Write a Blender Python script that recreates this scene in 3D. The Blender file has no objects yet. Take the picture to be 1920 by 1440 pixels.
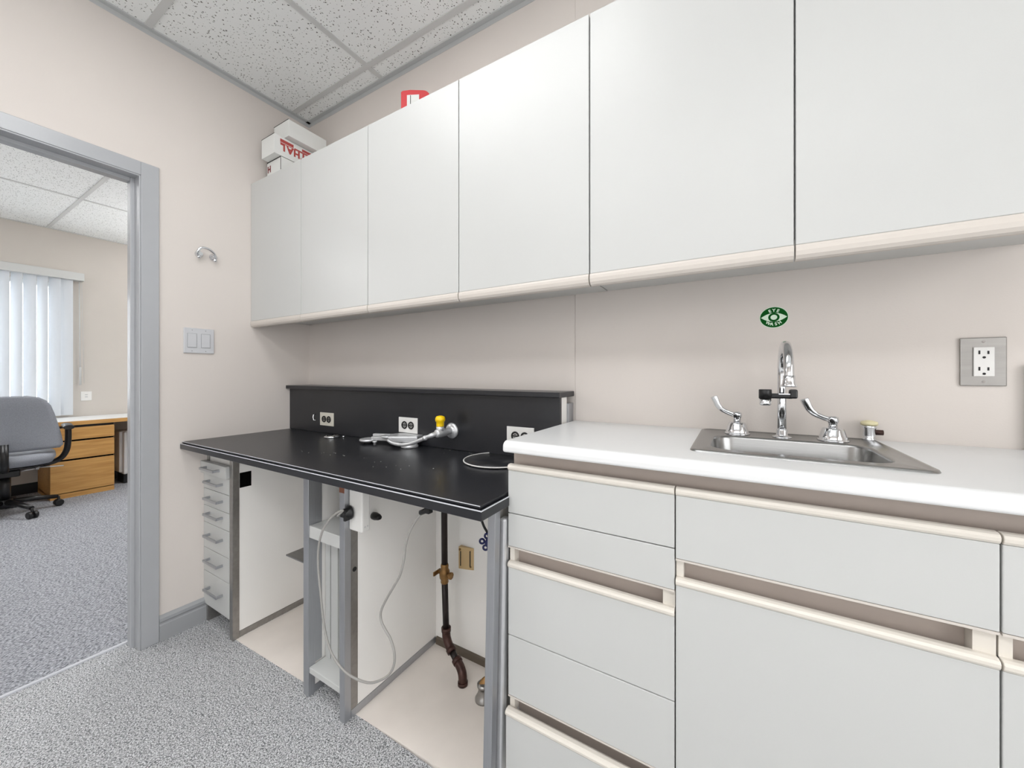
import bpy, bmesh, math, random
from mathutils import Vector, Matrix
random.seed(7)
PI = math.pi
scene = bpy.context.scene
COL = scene.collection

# ------------------------------------------------------------------ camera
cam_d = bpy.data.cameras.new('camera'); cam = bpy.data.objects.new('camera', cam_d); COL.objects.link(cam)
scene.camera = cam
cam_d.sensor_fit = 'HORIZONTAL'; cam_d.sensor_width = 36.0
cam_d.lens = 36.0 * 706.88 / 1920.0
cam_d.shift_y = -18.15 / 1920.0
cam_d.clip_start = 0.02; cam_d.clip_end = 60
cam.location = (2.1810, -1.3187, 1.1748)
cam.rotation_euler = (PI/2, 0, 0.5334)

# ------------------------------------------------------------------ view, world
scene.view_settings.view_transform = 'Standard'
scene.view_settings.look = 'None'
scene.view_settings.gamma = 1.0
scene.view_settings.exposure = 0.49
scene.view_settings.use_curve_mapping = False
w = bpy.data.worlds.new('world'); scene.world = w; w.use_nodes = True
w.node_tree.nodes['Background'].inputs[0].default_value = (0.95, 0.975, 1.0, 1)
w.node_tree.nodes['Background'].inputs[1].default_value = 5.0
TROFFER = 4.4        # radiance of the ceiling light lenses
H = 2.667
SIDE_FILL = 2.1    # radiance of the glowing fill pane added in the right-hand wall
FRONT_FILL = 0.60   # radiance of the glowing fill pane added behind the viewer

# ------------------------------------------------------------------ materials
def lin(c):
    c = c/255.0
    return c/12.92 if c <= .04045 else ((c+.055)/1.055)**2.4
def rgb(r, g, b): return (lin(r), lin(g), lin(b), 1)
def mat(name, col, rough=.5, metal=0, spec=.5, var=0.0, vscale=20, bump=0, bscale=200, emit=None, coat=0, stretch=None, trans=0):
    m = bpy.data.materials.new(name); m.use_nodes = True
    nt = m.node_tree; N = nt.nodes; L = nt.links; b = N['Principled BSDF']
    b.inputs['Base Color'].default_value = col
    b.inputs['Roughness'].default_value = rough
    b.inputs['Metallic'].default_value = metal
    b.inputs['Specular IOR Level'].default_value = spec
    b.inputs['Coat Weight'].default_value = coat
    b.inputs['Transmission Weight'].default_value = trans
    tc = N.new('ShaderNodeTexCoord'); mp = N.new('ShaderNodeMapping')
    L.new(tc.outputs['Object'], mp.inputs['Vector'])
    if stretch: mp.inputs['Scale'].default_value = stretch
    if var > 0:
        n = N.new('ShaderNodeTexNoise'); n.inputs['Scale'].default_value = vscale; n.inputs['Detail'].default_value = 4
        L.new(mp.outputs[0], n.inputs['Vector'])
        cr = N.new('ShaderNodeValToRGB'); L.new(n.outputs['Fac'], cr.inputs['Fac'])
        cr.color_ramp.elements[0].position = .3; cr.color_ramp.elements[1].position = .7
        cr.color_ramp.elements[0].color = (*[c*(1-var) for c in col[:3]], 1)
        cr.color_ramp.elements[1].color = (*[min(1, c*(1+var)) for c in col[:3]], 1)
        L.new(cr.outputs[0], b.inputs['Base Color'])
    if bump > 0:
        n = N.new('ShaderNodeTexNoise'); n.inputs['Scale'].default_value = bscale; n.inputs['Detail'].default_value = 3
        L.new(mp.outputs[0], n.inputs['Vector'])
        bp = N.new('ShaderNodeBump'); bp.inputs['Strength'].default_value = bump; bp.inputs['Distance'].default_value = .002
        L.new(n.outputs['Fac'], bp.inputs['Height']); L.new(bp.outputs[0], b.inputs['Normal'])
    if emit:
        b.inputs['Emission Color'].default_value = emit[0]; b.inputs['Emission Strength'].default_value = emit[1]
    return m

def carpet(name, lo, hi, stretch=None, scale=170):
    m = bpy.data.materials.new(name); m.use_nodes = True
    nt = m.node_tree; N = nt.nodes; L = nt.links; b = N['Principled BSDF']
    b.inputs['Roughness'].default_value = 1; b.inputs['Specular IOR Level'].default_value = .1
    tc = N.new('ShaderNodeTexCoord'); mp = N.new('ShaderNodeMapping'); L.new(tc.outputs['Object'], mp.inputs['Vector'])
    if stretch: mp.inputs['Scale'].default_value = stretch[0]; mp.inputs['Rotation'].default_value = stretch[1]
    n = N.new('ShaderNodeTexNoise'); n.inputs['Scale'].default_value = scale; n.inputs['Detail'].default_value = 3; n.inputs['Roughness'].default_value = .7
    L.new(mp.outputs[0], n.inputs['Vector'])
    v = N.new('ShaderNodeTexVoronoi'); v.inputs['Scale'].default_value = scale*1.25; L.new(mp.outputs[0], v.inputs['Vector'])
    mx = N.new('ShaderNodeMath'); mx.operation = 'SUBTRACT'; L.new(n.outputs['Fac'], mx.inputs[0])
    ml = N.new('ShaderNodeMath'); ml.operation = 'MULTIPLY'; ml.inputs[1].default_value = .28; L.new(v.outputs['Distance'], ml.inputs[0]); L.new(ml.outputs[0], mx.inputs[1])
    cr = N.new('ShaderNodeValToRGB'); L.new(mx.outputs[0], cr.inputs['Fac'])
    cr.color_ramp.elements[0].position = .22; cr.color_ramp.elements[1].position = .53
    cr.color_ramp.elements[0].color = lo; cr.color_ramp.elements[1].color = hi
    L.new(cr.outputs[0], b.inputs['Base Color'])
    bp = N.new('ShaderNodeBump'); bp.inputs['Strength'].default_value = .9; bp.inputs['Distance'].default_value = .004
    L.new(mx.outputs[0], bp.inputs['Height']); L.new(bp.outputs[0], b.inputs['Normal'])
    return m

def tile_mat(name):
    m = mat(name, rgb(212, 214, 212), .95, spec=.1, bump=.25, bscale=300)
    nt = m.node_tree; N = nt.nodes; L = nt.links; b = N['Principled BSDF']
    tc = N.new('ShaderNodeTexCoord')
    wn = N.new('ShaderNodeTexNoise'); wn.inputs['Scale'].default_value = 90; L.new(tc.outputs['Object'], wn.inputs['Vector'])
    ad = N.new('ShaderNodeVectorMath'); ad.operation = 'MULTIPLY_ADD'; L.new(wn.outputs['Color'], ad.inputs[0]); ad.inputs[1].default_value = (.012, .012, .0); L.new(tc.outputs['Object'], ad.inputs[2])
    v = N.new('ShaderNodeTexVoronoi'); v.inputs['Scale'].default_value = 115; L.new(ad.outputs[0], v.inputs['Vector'])
    sep = N.new('ShaderNodeSeparateColor'); L.new(v.outputs['Color'], sep.inputs[0])
    r = N.new('ShaderNodeMapRange'); L.new(sep.outputs[0], r.inputs[0]); r.inputs[1].default_value = .22; r.inputs[2].default_value = 1; r.inputs[3].default_value = 0.05; r.inputs[4].default_value = .36
    lt = N.new('ShaderNodeMath'); lt.operation = 'LESS_THAN'; L.new(v.outputs['Distance'], lt.inputs[0]); L.new(r.outputs[0], lt.inputs[1])
    mx = N.new('ShaderNodeMix'); mx.data_type = 'RGBA'; L.new(lt.outputs[0], mx.inputs[0]); mx.inputs[6].default_value = rgb(238, 240, 239); mx.inputs[7].default_value = rgb(120, 120, 117)
    L.new(mx.outputs[2], b.inputs['Base Color'])
    return m

def wood_mat(name, c1, c2):
    m = mat(name, c1, .42)
    nt = m.node_tree; N = nt.nodes; L = nt.links; b = N['Principled BSDF']
    tc = N.new('ShaderNodeTexCoord'); mp = N.new('ShaderNodeMapping'); mp.inputs['Scale'].default_value = (30, 2.0, 30)
    L.new(tc.outputs['Object'], mp.inputs['Vector'])
    n = N.new('ShaderNodeTexNoise'); n.inputs['Scale'].default_value = 1.5; n.inputs['Detail'].default_value = 6; n.inputs['Distortion'].default_value = .6; L.new(mp.outputs[0], n.inputs['Vector'])
    cr = N.new('ShaderNodeValToRGB'); L.new(n.outputs['Fac'], cr.inputs['Fac']); cr.color_ramp.elements[0].position = .3; cr.color_ramp.elements[1].position = .7
    cr.color_ramp.elements[0].color = c1; cr.color_ramp.elements[1].color = c2; L.new(cr.outputs[0], b.inputs['Base Color'])
    return m

M = dict(
 wall=mat('wall_paint', rgb(216, 209, 203), .85, spec=.2, var=.015, vscale=3, bump=.12, bscale=260),
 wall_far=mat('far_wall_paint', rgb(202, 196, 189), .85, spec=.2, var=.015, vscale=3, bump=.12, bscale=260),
 white=mat('white_laminate', rgb(198, 199, 197), .36, spec=.5, var=.006, vscale=6, bump=.06, bscale=700),
 white_panel=mat('white_panel', rgb(243, 241, 237), .5, spec=.4, var=.01, vscale=5),
 rim=mat('cream_edge_trim', rgb(222, 216, 206), .42),
 lip=mat('taupe_edge_trim', rgb(208, 201, 193), .42),
 taupe=mat('taupe_recess', rgb(176, 164, 155), .5, var=.02, vscale=30),
 counter=mat('white_counter', rgb(227, 228, 228), .32, spec=.5, var=.004, vscale=8),
 black=mat('black_laminate', rgb(34, 35, 39), .30, spec=.5, var=.12, vscale=7, bump=.05, bscale=500),
 blackp=mat('black_plastic', rgb(18, 18, 20), .35),
 blackhole=mat('dark_opening', rgb(6, 6, 6), .9, spec=.05),
 line=mat('pale_strip', rgb(205, 207, 212), .3),
 steel=mat('brushed_steel', rgb(178, 180, 184), .34, .8, var=.05, vscale=10, stretch=(40, 40, 1)),
 darksteel=mat('dull_steel', rgb(158, 156, 153), .28, .9, var=.08, vscale=8, stretch=(1, 8, 8)),
 sink=mat('sink_steel', rgb(166, 166, 165), .27, 1, var=.05, vscale=12, stretch=(1, 30, 30)),
 chrome=mat('chrome', rgb(225, 227, 230), .07, 1),
 cast=mat('cast_aluminium', rgb(214, 215, 217), .34, .6, bump=.2, bscale=300),
 frame=mat('grey_frame_paint', rgb(172, 174, 177), .24, spec=.55, var=.01, vscale=20),
 base=mat('grey_baseboard_vinyl', rgb(158, 160, 162), .45),
 brownbase=mat('brown_baseboard_vinyl', rgb(96, 86, 74), .45),
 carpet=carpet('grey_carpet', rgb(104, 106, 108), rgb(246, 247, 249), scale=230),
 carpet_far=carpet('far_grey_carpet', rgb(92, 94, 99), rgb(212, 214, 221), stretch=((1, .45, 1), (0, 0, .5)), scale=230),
 vinyl=mat('beige_vinyl', rgb(236, 228, 220), .5, var=.03, vscale=9),
 tile=tile_mat('ceiling_tile'),
 tbar=mat('ceiling_grid_paint', rgb(203, 204, 203), .5),
 angle=mat('wall_angle_paint', rgb(188, 190, 190), .5),
 lens=mat('light_lens', (1, 1, 1, 1), .5, emit=((.985, .99, 1.0, 1), TROFFER)),
 frosted=mat('front_fill_glow', (.8, .8, .8, 1), .5, emit=((.985, .99, 1.0, 1), FRONT_FILL)),
 uplens=mat('fill_uplight_glow', (1, 1, 1, 1), .5, emit=((.985, .99, 1.0, 1), 62.0)),
 frosted_side=mat('side_fill_glow', (.8, .8, .8, 1), .5, emit=((.985, .99, 1.0, 1), SIDE_FILL)),
 far_fill=mat('far_fill_lens', (1, 1, 1, 1), .5, emit=((.98, .99, 1.0, 1), 10.0)),
 yellow=mat('yellow_plastic', rgb(250, 208, 10), .35),
 red=mat('red_print', rgb(206, 62, 66), .5),
 redink=mat('red_ink', rgb(176, 74, 70), .7),
 darkred=mat('dark_red_ink', rgb(120, 40, 40), .7),
 carton=mat('white_carton', rgb(226, 227, 224), .7, var=.01, vscale=15),
 green=mat('green_sticker', rgb(2, 80, 22), .75, spec=.15),
 pale=mat('pale_green_print', rgb(214, 236, 214), .45),
 plate=mat('white_plate', rgb(226, 225, 222), .4),
 platebeige=mat('cream_plate', rgb(214, 210, 198), .45),
 plategrey=mat('pale_grey_plate', rgb(200, 201, 204), .4),
 slot=mat('socket_slot', rgb(14, 13, 13), .6),
 cord=mat('grey_cord', rgb(158, 156, 152), .45),
 iron=mat('black_iron_pipe', rgb(34, 26, 24), .45, .3, var=.25, vscale=30),
 rust=mat('rusty_fitting', rgb(70, 46, 40), .42, .4, var=.3, vscale=50),
 brass=mat('dull_brass', rgb(140, 106, 64), .4, .7, var=.2, vscale=60),
 brassplate=mat('brass_plate', rgb(204, 176, 130), .4, .35),
 blue=mat('blue_handle', rgb(22, 30, 88), .35),
 cream=mat('cream_cap', rgb(226, 218, 178), .45),
 oak=wood_mat('oak', rgb(184, 134, 70), rgb(212, 164, 98)),
 fabric=mat('grey_fabric', rgb(146, 149, 156), .9, spec=.1, var=.1, vscale=160, bump=.3, bscale=500),
 blind=mat('blind_vane', rgb(226, 230, 234), .6, spec=.3),
 glass=mat('window_glass', (1, 1, 1, 1), .0, trans=1),
 heater=mat('heater_enamel', rgb(224, 226, 228), .4),
 tape=mat('brown_tape', rgb(120, 70, 46), .5),
)
M['blind'].node_tree.nodes['Principled BSDF'].inputs['Transmission Weight'].default_value = 0
# thin translucent vane
def make_translucent(m, col, fac):
    nt = m.node_tree; N = nt.nodes; L = nt.links
    out = N['Material Output']; b = N['Principled BSDF']
    t = N.new('ShaderNodeBsdfTranslucent'); t.inputs[0].default_value = col
    mx = N.new('ShaderNodeMixShader'); mx.inputs[0].default_value = fac
    L.new(b.outputs[0], mx.inputs[1]); L.new(t.outputs[0], mx.inputs[2]); L.new(mx.outputs[0], out.inputs[0])
make_translucent(M['blind'], rgb(222, 224, 228), .20)

# ------------------------------------------------------------------ helpers
class MB:
    def __init__(s): s.bm = bmesh.new(); s.mi = 0; s.smooth = False
    def _tag(s, faces):
        for f in faces: f.material_index = s.mi; f.smooth = s.smooth
    def box(s, x0, x1, y0, y1, z0, z1):
        vs = [s.bm.verts.new(p) for p in ((x0,y0,z0),(x1,y0,z0),(x1,y1,z0),(x0,y1,z0),(x0,y0,z1),(x1,y0,z1),(x1,y1,z1),(x0,y1,z1))]
        fs = [s.bm.faces.new([vs[i] for i in q]) for q in ((3,2,1,0),(4,5,6,7),(0,1,5,4),(1,2,6,5),(2,3,7,6),(3,0,4,7))]
        s._tag(fs); return s
    def obox(s, c, ax, ay, az):
        c = Vector(c); ax, ay, az = Vector(ax)/2, Vector(ay)/2, Vector(az)/2
        vs = [s.bm.verts.new(c+i*ax+j*ay+k*az) for i, j, k in ((-1,-1,-1),(1,-1,-1),(1,1,-1),(-1,1,-1),(-1,-1,1),(1,-1,1),(1,1,1),(-1,1,1))]
        s._tag([s.bm.faces.new([vs[i] for i in q]) for q in ((3,2,1,0),(4,5,6,7),(0,1,5,4),(1,2,6,5),(2,3,7,6),(3,0,4,7))]); return s
    def loft(s, loops, closed=True, cap0=True, cap1=True, smooth=None):
        if smooth is None: smooth = True
        R = [[s.bm.verts.new(p) for p in lp] for lp in loops]; n = len(R[0]); fs = []
        for a, b in zip(R, R[1:]):
            for i in range(n if closed else n-1):
                j = (i+1) % n; fs.append(s.bm.faces.new((a[i], a[j], b[j], b[i])))
        for f in fs: f.material_index = s.mi; f.smooth = smooth
        cs = []
        if cap0: cs.append(s.bm.faces.new(R[0][::-1]))
        if cap1: cs.append(s.bm.faces.new(R[-1]))
        for f in cs: f.material_index = s.mi
        return s
    def prism_x(s, prof, x0, x1, smooth=False):      # prof: list of (y, z)
        return s.loft([[(x0, y, z) for y, z in prof], [(x1, y, z) for y, z in prof]], smooth=smooth)
    def prism_y(s, prof, y0, y1, smooth=False):      # prof: list of (x, z)
        return s.loft([[(x, y0, z) for x, z in prof], [(x, y1, z) for x, z in prof]], smooth=smooth)
    def prism_z(s, prof, z0, z1, smooth=False):
        return s.loft([[(x, y, z0) for x, y in prof], [(x, y, z1) for x, y in prof]], smooth=smooth)
    def lathe(s, c, prof, axis=(0,0,1), n=24, cap=True):      # prof: (r, h) along axis
        c = Vector(c); a = Vector(axis).normalized(); u = a.orthogonal().normalized(); v = a.cross(u)
        loops = [[c + a*h + (u*math.cos(2*PI*i/n) + v*math.sin(2*PI*i/n))*max(r, 1e-5) for i in range(n)] for r, h in prof]
        return s.loft(loops, cap0=cap, cap1=cap)
    def cyl(s, p, q, r, n=16, r2=None):
        p, q = Vector(p), Vector(q); return s.lathe(p, [(r, 0), (r if r2 is None else r2, (q-p).length)], q-p, n)
    def tube(s, pts, r, n=10, flat=None):
        pts = [Vector(p) for p in pts]; rs = r if isinstance(r, (list, tuple)) else [r]*len(pts)
        T = [(pts[min(i+1, len(pts)-1)] - pts[max(i-1, 0)]).normalized() for i in range(len(pts))]
        u = T[0].orthogonal().normalized(); loops = []
        for i, p in enumerate(pts):
            u = (u - T[i]*u.dot(T[i])).normalized(); v = T[i].cross(u)
            loops.append([p + (u*math.cos(2*PI*k/n) + v*math.sin(2*PI*k/n)*(flat or 1))*rs[i] for k in range(n)])
        return s.loft(loops)
    def torus(s, c, R, r, axis=(0,0,1), n=36, m=10, ry=1.0):
        c = Vector(c); a = Vector(axis).normalized(); u = a.orthogonal().normalized(); v = a.cross(u)
        rings = []
        for i in range(n):
            t = 2*PI*i/n; d = u*math.cos(t) + v*math.sin(t)
            rings.append([s.bm.verts.new(c + d*(R + r*math.cos(2*PI*k/m)) + a*(r*ry*math.sin(2*PI*k/m))) for k in range(m)])
        for i in range(n):
            for k in range(m):
                f = s.bm.faces.new((rings[i][k], rings[(i+1) % n][k], rings[(i+1) % n][(k+1) % m], rings[i][(k+1) % m])); f.smooth = True; f.material_index = s.mi
        return s
    def build(s, name, mats, parent=None, bevel=0, seg=2):
        bmesh.ops.recalc_face_normals(s.bm, faces=s.bm.faces)
        me = bpy.data.meshes.new(name); s.bm.to_mesh(me); s.bm.free()
        for m in (mats if isinstance(mats, (list, tuple)) else [mats]): me.materials.append(M[m] if isinstance(m, str) else m)
        o = bpy.data.objects.new(name, me); COL.objects.link(o)
        if parent: o.parent = parent; o.matrix_parent_inverse = Matrix.Translation(-Vector(parent.get('_o', (0,0,0))))
        if bevel:
            b = o.modifiers.new('bevel', 'BEVEL'); b.width = bevel; b.segments = seg; b.limit_method = 'ANGLE'; b.angle_limit = math.radians(50)
        return o
def tag(o, label, cat, group=None):
    o['label'] = label; o['category'] = cat
    if group: o['group'] = group
    return o
EMP = []
def thing(name, label, cat, loc, group=None):
    o = bpy.data.objects.new(name, None); COL.objects.link(o); o.location = loc; o.empty_display_size = .05
    o['_o'] = list(loc); EMP.append(o)
    return tag(o, label, cat, group)
def struct(o): o['kind'] = 'structure'; return o
def bx(name, m, parent, *a, bevel=0): return MB().box(*a).build(name, m, parent, bevel)
def bake(o):
    dg = bpy.context.evaluated_depsgraph_get(); dg.update()
    me = bpy.data.meshes.new_from_object(o.evaluated_get(dg)); o.modifiers.clear(); o.data = me; return o
def smoothcurve(pts, k=6):
    pts = [Vector(p) for p in pts]; P = [pts[0]] + pts + [pts[-1]]; out = []
    for i in range(1, len(P)-2):
        a, b, c, d = P[i-1], P[i], P[i+1], P[i+2]
        for j in range(k):
            t = j/k; out.append(.5*((2*b) + (c-a)*t + (2*a-5*b+4*c-d)*t*t + (3*b-a-3*c+d)*t**3))
    out.append(pts[-1]); return out
def rrect(cx, cy, w, h, r, z, k=6):
    out = []
    for sx, sy, a0 in ((1,1,0),(-1,1,PI/2),(-1,-1,PI),(1,-1,3*PI/2)):
        for i in range(k+1):
            a = a0 + PI/2*i/k; out.append((cx+sx*(w/2-r)+r*math.cos(a), cy+sy*(h/2-r)+r*math.sin(a), z))
    return out
def text_mesh(name, body, size, m, parent, matrix, extrude=.0003, bold=0):
    c = bpy.data.curves.new(name, 'FONT'); c.body = body; c.size = size; c.extrude = extrude; c.align_x = 'CENTER'; c.align_y = 'CENTER'; c.offset = bold
    o = bpy.data.objects.new(name, c); COL.objects.link(o)
    dg = bpy.context.evaluated_depsgraph_get(); dg.update()
    me = bpy.data.meshes.new_from_object(o.evaluated_get(dg)); bpy.data.objects.remove(o)
    me.transform(matrix); me.materials.clear(); me.materials.append(M[m])
    o = bpy.data.objects.new(name, me); COL.objects.link(o)
    if parent: o.parent = parent; o.matrix_parent_inverse = Matrix.Translation(-Vector(parent.get('_o', (0,0,0))))
    return o
def XM(origin, xdir, ydir):
    x = Vector(xdir).normalized(); y = Vector(ydir).normalized(); z = x.cross(y)
    m = Matrix((x, y, z)).transposed().to_4x4(); m.translation = Vector(origin); return m

# ================================================================== ROOM SHELL
RX1, RY0 = 3.9, -3.0
FX = -3.83; FY0, FY1 = -3.0, 1.3
# floors
struct(MB().box(0, RX1, RY0, -.47, -.05, 0).box(-.111, 0, -1.64, -.74, -.05, 0).build('floor', 'carpet'))
b = MB(); b.prism_z([(0, -.505), (.297, -.503), (.666, -.488), (1.078, -.471), (1.42, -.462), (RX1, -.455), (RX1, 0), (0, 0)], -.05, .0025)
struct(b.build('floor.001', 'vinyl'))
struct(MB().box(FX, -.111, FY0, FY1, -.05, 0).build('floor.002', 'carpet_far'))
struct(MB().box(0.0, .281, -.52, -.02, .0, .004).build('floor.003', 'carpet'))
struct(MB().box(.822, 1.055, -.52, -.02, .0, .004).build('floor.004', 'carpet'))
struct(MB().box(-.118, -.104, -1.64, -.74, 0, .006).build('trim_1', 'line'))
# walls
struct(MB().box(-.12, RX1+.1, 0, .12, 0, H+.1).build('wall_back', 'wall'))
struct(MB().box(1.675, RX1, -.003, 0, 0, H).build('wall_back.001', 'wall', bevel=.0015))
b = MB(); OY0, OY1, OZ = -1.64, -.74, 2.023
b.box(-.12, 0, OY1, 0, 0, H+.1); b.box(-.12, 0, RY0, OY0, 0, H+.1); b.box(-.12, 0, OY0, OY1, OZ, H+.1)
struct(b.build('wall_left', 'wall'))
b = MB(); b.box(RX1, RX1+.1, RY0-.1, -2.55, 0, H+.1); b.box(RX1, RX1+.1, -.75, 0, 0, H+.1); b.box(RX1, RX1+.1, -2.55, -.75, 0, .38); b.box(RX1, RX1+.1, -2.55, -.75, 2.12, H+.1)
struct(b.build('wall_right', 'wall'))
wr = struct(bpy.data.objects.new('fill_window_right', None)); COL.objects.link(wr); wr.location = (RX1+.05, -1.65, .38); wr['_o'] = list(wr.location); EMP.append(wr)  # added unseen window, its glowing pane fills from the right
b = MB(); b.box(RX1+.03, RX1+.07, -2.55, -.75, .38, .41); b.box(RX1+.03, RX1+.07, -2.55, -.75, 2.09, 2.12); b.box(RX1+.03, RX1+.07, -2.55, -2.52, .41, 2.09); b.box(RX1+.03, RX1+.07, -.78, -.75, .41, 2.09)
b.build('window_frame', 'white', wr)
MB().box(RX1+.05, RX1+.055, -2.52, -.78, .41, 2.09).build('pane', 'frosted_side', wr)
b = MB(); b.box(-.12, .45, RY0-.1, RY0, 0, H+.1); b.box(3.55, RX1, RY0-.1, RY0, 0, H+.1); b.box(.45, 3.55, RY0-.1, RY0, 0, .38); b.box(.45, 3.55, RY0-.1, RY0, 2.12, H+.1)
struct(b.build('wall_front', 'wall'))
wf = struct(bpy.data.objects.new('fill_window_front', None)); COL.objects.link(wf); wf.location = (2.0, RY0-.05, .38); wf['_o'] = list(wf.location); EMP.append(wf)  # added unseen window, its glowing pane fills from behind the viewer
b = MB(); b.box(.45, 3.55, RY0-.07, RY0-.03, .38, .41); b.box(.45, 3.55, RY0-.07, RY0-.03, 2.09, 2.12); b.box(.45, .48, RY0-.07, RY0-.03, .41, 2.09); b.box(3.52, 3.55, RY0-.07, RY0-.03, .41, 2.09)
b.build('window_frame', 'white', wf)
MB().box(.48, 3.52, RY0-.055, RY0-.05, .41, 2.09).build('pane', 'frosted', wf)
WY0, WY1, WZ0, WZ1 = -1.95, -.30, .80, 2.12
b = MB(); b.box(FX-.15, FX, WY1, FY1, 0, H+.1); b.box(FX-.15, FX, FY0, WY0, 0, H+.1); b.box(FX-.15, FX, WY0, WY1, 0, WZ0); b.box(FX-.15, FX, WY0, WY1, WZ1, H+.1)
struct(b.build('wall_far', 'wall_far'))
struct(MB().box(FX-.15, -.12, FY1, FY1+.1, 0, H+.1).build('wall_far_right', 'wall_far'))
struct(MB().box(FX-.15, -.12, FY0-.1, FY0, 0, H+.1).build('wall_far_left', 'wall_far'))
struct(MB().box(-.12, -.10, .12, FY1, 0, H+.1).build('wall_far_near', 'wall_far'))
# ceilings
LX0, LX1, LY0, LY1 = .651, 1.871, -1.332, -.722
LX2, LX3, LY2, LY3 = 1.871, 3.091, -2.552, -1.942
struct(MB().box(-.12, RX1, RY0, 0, H, H+.1).build('ceiling', 'tile'))
struct(MB().box(FX-.15, -.12, FY0, FY1, H, H+.1).build('ceiling.001', 'tile'))
b = MB(); t = .0125
for y in (-.105, -.722, -1.332, -1.942, -2.552): b.box(0, RX1, y-t, y+t, H-.0046, H+.001)
for x in (.651, 1.871, 3.091): b.box(x-t, x+t, RY0, 0, H-.004, H+.001)
struct(b.build('trim_2', 'tbar'))
b = MB(); b.box(0, RX1, -.022, 0, H-.006, H+.001); b.box(0, .022, RY0, 0, H-.006, H+.001); b.box(0, RX1, -.0015, 0, H-.026, H); b.box(0, .0015, RY0, 0, H-.026, H)
b.box(RX1-.022, RX1, RY0, 0, H-.006, H); b.box(0, RX1, RY0, RY0+.022, H-.006, H)
struct(b.build('trim_3', 'angle'))
b = MB()
for y in (-2.86, -2.25, -1.64, -1.03, -.42, .19, .80): b.box(FX, -.12, y-t, y+t, H-.0046, H+.001)
for x in (-2.61, -1.39): b.box(x-t, x+t, FY0, FY1, H-.004, H+.001)
b.box(FX, FX+.022, FY0, FY1, H-.006, H+.001)
struct(b.build('trim_4', 'tbar'))
def troffer(x0, x1, y0, y1, lens, label):
    t = thing('ceiling_light', label, 'light', ((x0+x1)/2, (y0+y1)/2, H))
    b = MB(); g = .02
    b.box(x0, x1, y0, y0+g, H-.012, H); b.box(x0, x1, y1-g, y1, H-.012, H); b.box(x0, x0+g, y0+g, y1-g, H-.012, H); b.box(x1-g, x1, y0+g, y1-g, H-.012, H)
    b.build('light_frame', 'tbar', t)
    MB().box(x0+g, x1-g, y0+g, y1-g, H-.009, H-.001).build('diffuser', lens, t)
troffer(LX0+t, LX1-t, LY0+t, LY1-t, 'lens', 'recessed fluorescent ceiling panel above the black worktop side')
troffer(LX2+t, LX3-t, LY2+t, LY3-t, 'lens', 'unseen ceiling panel added for fill behind the viewer over open floor')  # extra panel added out of view to fill the cabinet fronts
troffer(LX0+t, LX1-t, LY2+t, LY3-t, 'lens', 'unseen ceiling panel added for fill by the front wall near the doorway side')  # another unseen panel added for fill
troffer(-2.61+t, -1.39-t, .19+t, .80-t, 'far_fill', 'unseen ceiling panel added for fill in the far office beyond the desk end')  # added and kept out of view, only to light the far office
troffer(-2.61+t, -1.39-t, -2.25+t, -1.64-t, 'far_fill', 'second unseen ceiling panel added for fill further along the far office')  # second added panel, also unseen, for far office fill
# door frame (hollow metal)
b = MB()
def ring(b, y0, y1, z1, wd, x0, x1):      # U-shaped frame around opening y0..y1, up to z1, width wd outwards
    b.box(x0, x1, y1, y1+wd, 0, z1+wd); b.box(x0, x1, y0-wd, y0, 0, z1+wd); b.box(x0, x1, y0, y1, z1, z1+wd)
b.box(0, .008, OY1, OY1+.059, 0, OZ+.057); b.box(0, .008, OY0-.059, OY0, 0, OZ+.057); b.box(0, .008, OY0, OY1, OZ, OZ+.057)
b.box(-.128, -.12, OY1, OY1+.059, 0, OZ+.057); b.box(-.128, -.12, OY0-.059, OY0, 0, OZ+.057); b.box(-.128, -.12, OY0, OY1, OZ, OZ+.057)
fr = struct(b.build('door_1', 'frame', bevel=.002))
b = MB()
b.box(-.126, .006, OY1-.006, OY1, 0, OZ); b.box(-.126, .006, OY0, OY0+.006, 0, OZ); b.box(-.126, .006, OY0, OY1, OZ-.006, OZ)
b.build('jamb', 'frame', fr, bevel=.002)
b = MB()
b.box(-.085, -.045, OY1-.020, OY1-.005, 0, OZ-.005); b.box(-.085, -.045, OY0+.005, OY0+.02, 0, OZ-.005); b.box(-.085, -.045, OY0+.02, OY1-.02, OZ-.02, OZ-.005)
b.build('door_stop', 'frame', fr, bevel=.003)
# baseboards
def baseprof(h):  # offset from wall, z
    return [(0, 0), (.012, 0), (.012, h*.62), (.0075, h*.66), (.0075, h*.72), (.014, h*.78), (.014, h*.90), (.008, h*.95), (.003, h), (0, h)]
def lbase(name, y0, y1, h=.112):
    b = MB(); b.loft([[(o, y0, z) for o, z in baseprof(h)], [(o, y1, z) for o, z in baseprof(h)]], smooth=False); return struct(b.build(name, 'base'))
lbase('baseboard_left', OY1+.059, -.013)
lbase('baseboard_left.001', RY0, OY0-.059)
struct(MB().box(RX1-.012, RX1, RY0, -.65, 0, .11).build('baseboard_right', 'base'))
struct(MB().box(0.02, RX1-.012, RY0, RY0+.012, 0, .11).build('baseboard_front', 'base'))
struct(MB().box(FX, FX+.012, FY0, FY1, 0, .10).build('baseboard_far', 'blackp'))
# chase panel behind the bench bay and its brown base
struct(MB().box(.30, 1.672, -.068, -.001, 0, .83).build('wall_back_panel', 'white_panel'))
struct(MB().prism_x([(-.068, 0), (-.076, 0), (-.076, .028), (-.070, .034), (-.068, .034)], 1.062, 1.66).build('baseboard_back', 'brownbase'))

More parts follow.
